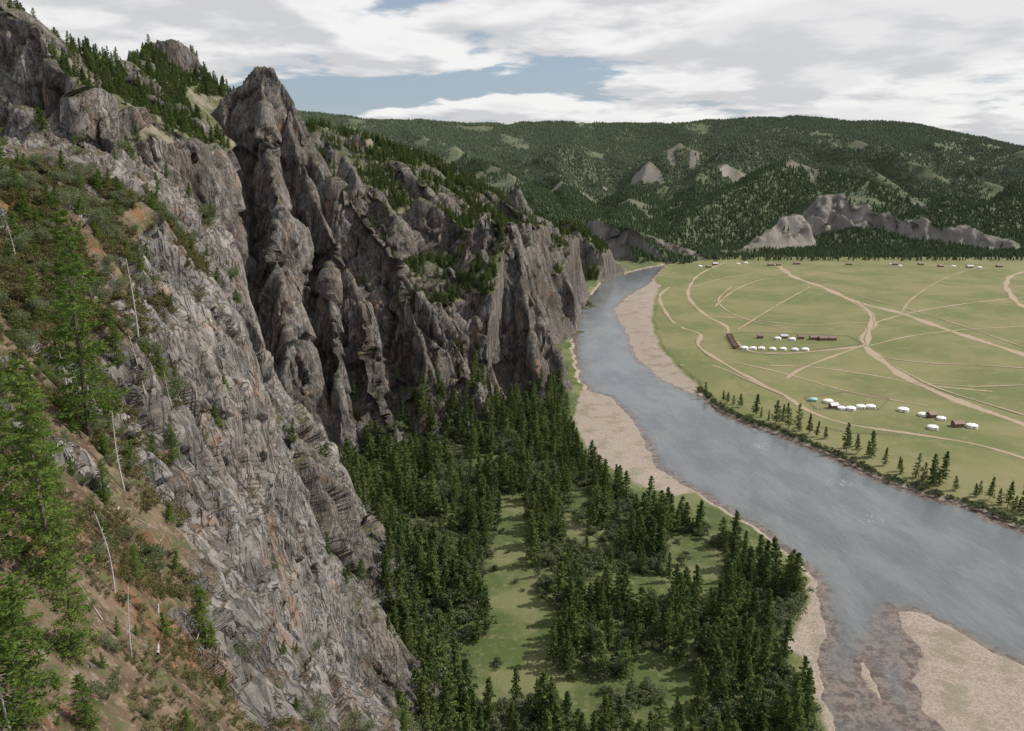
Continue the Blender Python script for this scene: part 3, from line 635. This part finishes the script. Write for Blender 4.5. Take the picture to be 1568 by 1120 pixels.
# ---------------------------------------------------------------- gers, cabins, fences
M_felt=simple('white_canvas',(.78,.77,.74),.8,.06,2); M_door=simple('painted_door',(.30,.12,.06),.5); M_ring=simple('felt_ring',(.45,.42,.38)); M_blue=simple('turquoise_canvas',(.25,.45,.45),.7,.1)
M_log=simple('log_wall',(.20,.13,.09),.85,.3,2); M_roof=simple('cabin_roof',(.17,.105,.08),.7,.2,2); M_roofb=simple('metal_roof',(.42,.43,.45),.5,.1); M_glass=simple('window_glass',(.03,.035,.04),.15)
def ger_mesh(name,wm_):
    m=MB(); n=20; r=3.1
    prof=[(r,0),(r*1.01,.8),(r,1.65),(r*1.03,1.7),(r*.6,2.35),(.62,2.75),(.6,2.9),(.2,2.95)]
    for rr_,z in prof:
        for k in range(n): a=2*math.pi*k/n; m.v.append((rr_*math.cos(a),rr_*math.sin(a),z))
    for i in range(len(prof)-1):
        for k in range(n): m.f.append((i*n+k,i*n+(k+1)%n,(i+1)*n+(k+1)%n,(i+1)*n+k)); m.m.append(2 if i>=5 else 0)
    m.f.append(tuple((len(prof)-1)*n+k for k in range(n))); m.m.append(2)
    m.box((0,-3.08,.8),(1.0,.22,1.5),1); m.box((0,-3.2,.8),(.7,.06,1.2),2)
    m.tube([(.7,.2,2.4),(.7,.2,3.7)],[.08,.08],6,3)
    return m.mesh(name,[wm_,M_door,M_ring,M_glass])
GM=ger_mesh('ger',M_felt); GB=ger_mesh('ger_turquoise',M_blue)
for i,(u,v,b_) in enumerate([(1140,535,0),(1153,535,0),(1166,535,0),(1183,536,0),(1199,536,0),(1217,537,0),(1233,537,0),(1191,520,0),(1213,521,0),(1245,614,1),(1268,617,0),(1288,627,0),(1303,628,0),(1318,625,0),(1333,625,0),(1383,630,0),(1413,637,0),(1441,643,0),(1428,657,0),(1488,655,0),(1130,405,0),(1142,404,0),(1365,406,0),(1378,408,0),(1072,409,0),(1460,409,0),(1500,411,0)]):
    o=add_obj('ger',GB if b_ else GM); g=G(u,v); o.location=(g[0],g[1],.0); o.rotation_euler=(0,0,random.uniform(-.4,.4)); s_=random.uniform(.85,1.1); o.scale=(s_,s_,s_)
def cabin(u,v,rz,L=6,Wd=4.5,rm=None):
    g=G(u,v); e=bpy.data.objects.new('wooden_cabin',None); scene.collection.objects.link(e); e.location=g; e.rotation_euler=(0,0,rz)
    m=MB(); hh=2.4; m.box((0,0,hh/2),(L,Wd,hh)); b=len(m.v)
    m.v+=[(-L/2,-Wd/2,hh),(-L/2,Wd/2,hh),(-L/2,0,hh+1.3),(L/2,-Wd/2,hh),(L/2,Wd/2,hh),(L/2,0,hh+1.3)]; m.f+=[(b,b+2,b+1),(b+3,b+4,b+5)]; m.m+=[0,0]
    add_obj('walls',m.mesh('walls',[M_log]),e)
    m=MB(); o_=.45; z0=hh-.2; z1=hh+1.42
    for sy in(-1,1):
        b=len(m.v); m.v+=[(-L/2-o_,sy*(Wd/2+o_),z0),(L/2+o_,sy*(Wd/2+o_),z0),(L/2+o_,0,z1),(-L/2-o_,0,z1)]; m.v+=[(x_,y_,z_+.12) for x_,y_,z_ in m.v[-4:]]
        for f_ in((0,1,2,3),(4,5,6,7),(0,1,5,4),(1,2,6,5),(3,0,4,7)): m.f.append(tuple(b+i for i in f_)); m.m.append(0)
    add_obj('roof',m.mesh('roof',[rm or M_roof]),e)
    m=MB(); m.box((0,-Wd/2-.04,1),(1,.08,2)); add_obj('door',m.mesh('door',[M_door]),e)
    m=MB(); m.box((-L*.3,-Wd/2-.03,1.4),(.9,.06,.8)); m.box((L*.3,-Wd/2-.03,1.4),(.9,.06,.8)); add_obj('windows',m.mesh('windows',[M_glass]),e)
for i in range(6): cabin(1117+i*1.9,517+i*3.4,.5+math.pi/2,4.4,3.6)
for q_ in [(1164,518,0,5,3.5),(1200,518,0,6,4),(1226,519,0,5,4),(1248,520,.05,10,4),(1262,521,.05,10,4),(1274,521,.05,7,4),(1276,625,.2,5,4),(1466,653,.1,6,4.5),(1426,639,.3,5,4),(1095,406,.2,8,5),(1180,407,.1,9,5),(1192,407,0,7,5),(1300,406,0,8,5),(1372,406,0,14,7),(1440,409,.2,8,5),(1485,410,0,9,5),(1530,409,.1,9,5),(1085,410,.3,7,5),(1220,405,0,9,6),(1410,406,0,8,5)]:
    cabin(*q_,rm=M_roofb if random.random()<.3 else None)
M_post=simple('fence_wood',(.22,.18,.14),.9,.3)
for pl in [[(1232,610),(1300,601),(1362,612),(1345,628),(1250,628),(1232,610)],[(1112,512),(1165,510),(1300,516),(1322,528),(1180,544),(1128,538),(1112,512)],[(1255,655),(1300,664),(1380,668)]]:
    m=MB(); gp=G2(pl)
    for a_,b_ in seglist(gp):
        d=math.dist(a_,b_); k_=int(d/2.5)+1; rz=math.atan2(b_[1]-a_[1],b_[0]-a_[0])
        for j in range(k_): s_=j/k_; m.box((a_[0]+(b_[0]-a_[0])*s_,a_[1]+(b_[1]-a_[1])*s_,.65),(.14,.14,1.3),0,rz)
        for z_ in(.5,1.0): m.box(((a_[0]+b_[0])/2,(a_[1]+b_[1])/2,z_),(d,.07,.12),0,rz)
    add_obj('wooden_fence',m.mesh('wooden_fence',[M_post]))
# ---------------------------------------------------------------- foreground plants
sel=np.nonzero((RR.ravel()<330))[0]; PV=POS.reshape(-1,3)[sel].astype(float); N1f=N1.reshape(-1,3)[sel]
AREA=(np.gradient(RG,axis=0)*RG*np.gradient(TH)[None,:]).ravel()[sel]
tt=PV[:,1]*CP-(PV[:,2]-HC)*SP; uu=784+F*PV[:,0]/tt; vv=560-F*(PV[:,1]*SP+(PV[:,2]-HC)*CP)/tt
def pick(u,v):
    d=(uu-u)**2+(vv-v)**2; k=np.nonzero(d<64)[0]
    if len(k)==0: return None
    return PV[k[np.argmin(tt[k])]],tt[k].min()
LAR=[conifer('larch',11,105,85,.115,1.25,M_lar,start=.08,droop=.1,powr=.5,gap=.22,asp=.35,spread=.24) for _ in range(3)]
for i,(ub,vb,vt) in enumerate([(140,660,325),(95,900,540),(45,1110,850),(75,800,600),(10,690,470),(10,860,560),(120,1000,830),(320,975,880),(8,275,165),(430,560,505),(268,700,640),(80,320,275),(30,300,240),(290,1118,1065),(5,1000,800),(60,700,545),(190,560,470),(105,560,440),(60,480,400),(165,760,690),(255,580,520),(130,300,255),(210,420,375),(140,1110,1010),(215,880,820),(100,420,350),(35,380,310)]):
    k=pick(ub,vb)
    if k is None: continue
    h=(vb-vt)*k[1]/F*1.02; s_=h/11.0
    o=add_obj('larch_tree',LAR[i%3]); o.location=Vector(k[0])-Vector((0,0,.2)); w_=s_*(1.05 if s_>.5 else 1.5); o.scale=(w_,w_,s_); o.rotation_euler=(random.uniform(-.03,.03),random.uniform(-.03,.03),random.uniform(0,6))
def snag(name,h,stubs,mat,r0=.011):
    m=MB(); bx,by=random.uniform(-.04,.04)*h,random.uniform(-.04,.04)*h
    c=[(bx*math.sin(k*.5),by*math.sin(k*.45),h*k/7) for k in range(8)]; m.tube(c,[h*r0*(1-k/8.5)+.008 for k in range(8)],7,0)
    for _ in range(stubs):
        f_=random.uniform(.3,.97); b=Vector((c[int(f_*7)][0],c[int(f_*7)][1],h*f_)); a_=random.uniform(0,6.28); L_=random.uniform(.04,.13)*h*(1.2-f_)
        m.tube([b,b+Vector((math.cos(a_)*L_*.6,math.sin(a_)*L_*.6,L_*.1)),b+Vector((math.cos(a_)*L_,math.sin(a_)*L_,-L_*.1))],[.003*h,.002*h,.001*h],4,0)
    return m.mesh(name,[mat])
SN=[snag('dead_tree',6,40,M_dead) for _ in range(3)]
for i,(ub,vb,vt) in enumerate([(195,745,620),(228,600,500),(30,400,330),(215,520,400),(110,610,520),(270,620,560),(205,1000,880),(180,900,760),(20,1110,930)]):
    k=pick(ub,vb)
    if k is None: continue
    s_=(vb-vt)*k[1]/F/6; o=add_obj('dead_tree',SN[i%3]); o.location=Vector(k[0])-Vector((0,0,.1)); o.scale=(s_,s_,s_); o.rotation_euler=(random.uniform(-.12,.12),random.uniform(-.05,.18),random.uniform(0,6))
def along(a,b,name,mesh,h0):
    ka,kb=pick(*a),pick(*b)
    if ka is None or kb is None: return
    A_=Vector(ka[0])+Vector((0,0,.08)); B_=Vector(kb[0])+Vector((0,0,.12)); d=B_-A_
    Lm=math.hypot(a[0]-b[0],a[1]-b[1])*ka[1]/F*1.6
    s_=min(d.length,Lm)/h0; o=add_obj(name,mesh); o.location=A_; o.scale=(s_,s_,s_); o.rotation_euler=d.to_track_quat('Z','Y').to_euler()
LOG=snag('fallen_log',6,14,M_dead,.010)
for a,b in [((165,950),(125,888)),((248,1000),(250,850)),((240,835),(270,800)),((185,780),(215,640)),((60,1010),(95,960)),((215,790),(250,810)),((300,1000),(330,930)),((150,1060),(110,1010))]: along(a,b,'fallen_log',LOG,6)
w_=np.abs(AREA)*(RR.ravel()[sel]<190)*(FD['fg'].ravel()[sel]>0)*(N1f[:,2]>.5)*(FD['rock'].ravel()[sel]<.75)*(vv>200)*(vv<1180)*(uu>-60)*(uu<760); w_=w_/w_.sum()
k=rng.choice(len(sel),11000,p=w_); cl=fbm2(PV[k,0]/4,PV[k,1]/4,3,401)>-.15; k=k[cl]
instancer('hillside_low_shrubs',C_tuft,PV[k],rng.uniform(.35,1.3,len(k))*np.clip(tt[k]/60,.45,1.6),rng.integers(0,3,len(k)),.2)
k=rng.choice(len(sel),330,p=w_)
w3=np.abs(AREA)*(RR.ravel()[sel]<190)*(FD['fg'].ravel()[sel]>0)*(N1f[:,2]>.42)*(vv>200)*(vv<1180)*(uu>100)*(uu<700); w3=w3/w3.sum(); k=np.r_[k,rng.choice(len(sel),150,p=w3)]
C_bush=collection('bush_kinds',[shrub('bush',2.0,2.2,1500,.075,M_wil,9) for _ in range(2)]+[conifer('sapling',2.4,45,60,.07,.7,M_lar,start=.05) for _ in range(2)])
instancer('hillside_bushes',C_bush,PV[k],rng.uniform(.3,1.0,len(k))*np.clip(tt[k]/70,.4,1.3),rng.integers(0,4,len(k)),.1)
# ---------------------------------------------------------------- light, sky, camera
S=Vector((.94,.22,0)).normalized()*math.cos(math.radians(45)); S.z=math.sin(math.radians(45))
sun=bpy.data.lights.new('sun','SUN'); sun.energy=5.0; sun.angle=math.radians(.6); sun.color=(1,.945,.87); so=bpy.data.objects.new('sun',sun); scene.collection.objects.link(so); so.rotation_euler=S.to_track_quat('Z','Y').to_euler(); so.location=(300,200,500)
w=bpy.data.worlds.new('World'); scene.world=w; w.use_nodes=True; t=NT_(w.node_tree)
sky=t.n('ShaderNodeTexSky',sky_type='NISHITA',sun_disc=False,sun_elevation=math.radians(45),sun_rotation=math.atan2(S.x,S.y),air_density=1.0,dust_density=1.2)
d=t.n('ShaderNodeTexCoord').outputs['Generated']; sp=t.n('ShaderNodeSeparateXYZ',{0:d}); z=t.math('ADD',t.math('MAXIMUM',sp.outputs[2],0.0),.13)
cv=t.n('ShaderNodeCombineXYZ',{0:t.math('DIVIDE',sp.outputs[0],z),1:t.math('DIVIDE',sp.outputs[1],z),2:0.3}).outputs[0]
def cl(off,s_,dd): return t.noise(t.n('ShaderNodeVectorMath',{0:cv,1:off},operation='ADD').outputs[0],s_,dd,.52,dist=.12)
c1=cl((0,0,0),.95,10); c2=cl((.10,-.24,0),.95,10); c3=cl((3,7,0),.32,4)
dens=t.math('ADD',c1,t.math('MULTIPLY',t.math('SUBTRACT',c3,.5),.6))
cov=t.ramp(dens,.425,.475)
lit=t.ramp(t.math('SUBTRACT',c1,c2),-.07,.06)
cc=t.mix(lit,(7.8,7.8,8.0),(11.4,11.3,11.2))
thick=t.ramp(dens,.54,.68); cc=t.mix(t.math('MULTIPLY',thick,.45),cc,(8.2,8.2,8.4))
skc=t.mix(.5,sky.outputs[0],(5.6,6.9,8.6))
hz=t.ramp(sp.outputs[2],.07,-.01); skc=t.mix(t.math('MULTIPLY',hz,.6),skc,(10.2,10.2,10.2))
col=t.mix(t.math('MULTIPLY',cov,.95),skc,cc)
bg=t.n('ShaderNodeBackground',{0:col,1:.082}); t.n('ShaderNodeOutputWorld',{0:bg})
cam=bpy.data.cameras.new('camera'); cam.lens=36*F/1568; cam.sensor_width=36; cam.clip_start=.5; cam.clip_end=20000
co=bpy.data.objects.new('camera',cam); scene.collection.objects.link(co); co.location=(0,0,HC); co.rotation_euler=(math.pi/2-PT,0,0); scene.camera=co
scene.view_settings.view_transform='Standard'; scene.view_settings.look='None'; scene.view_settings.exposure=0
print('done',time.time()-T0)
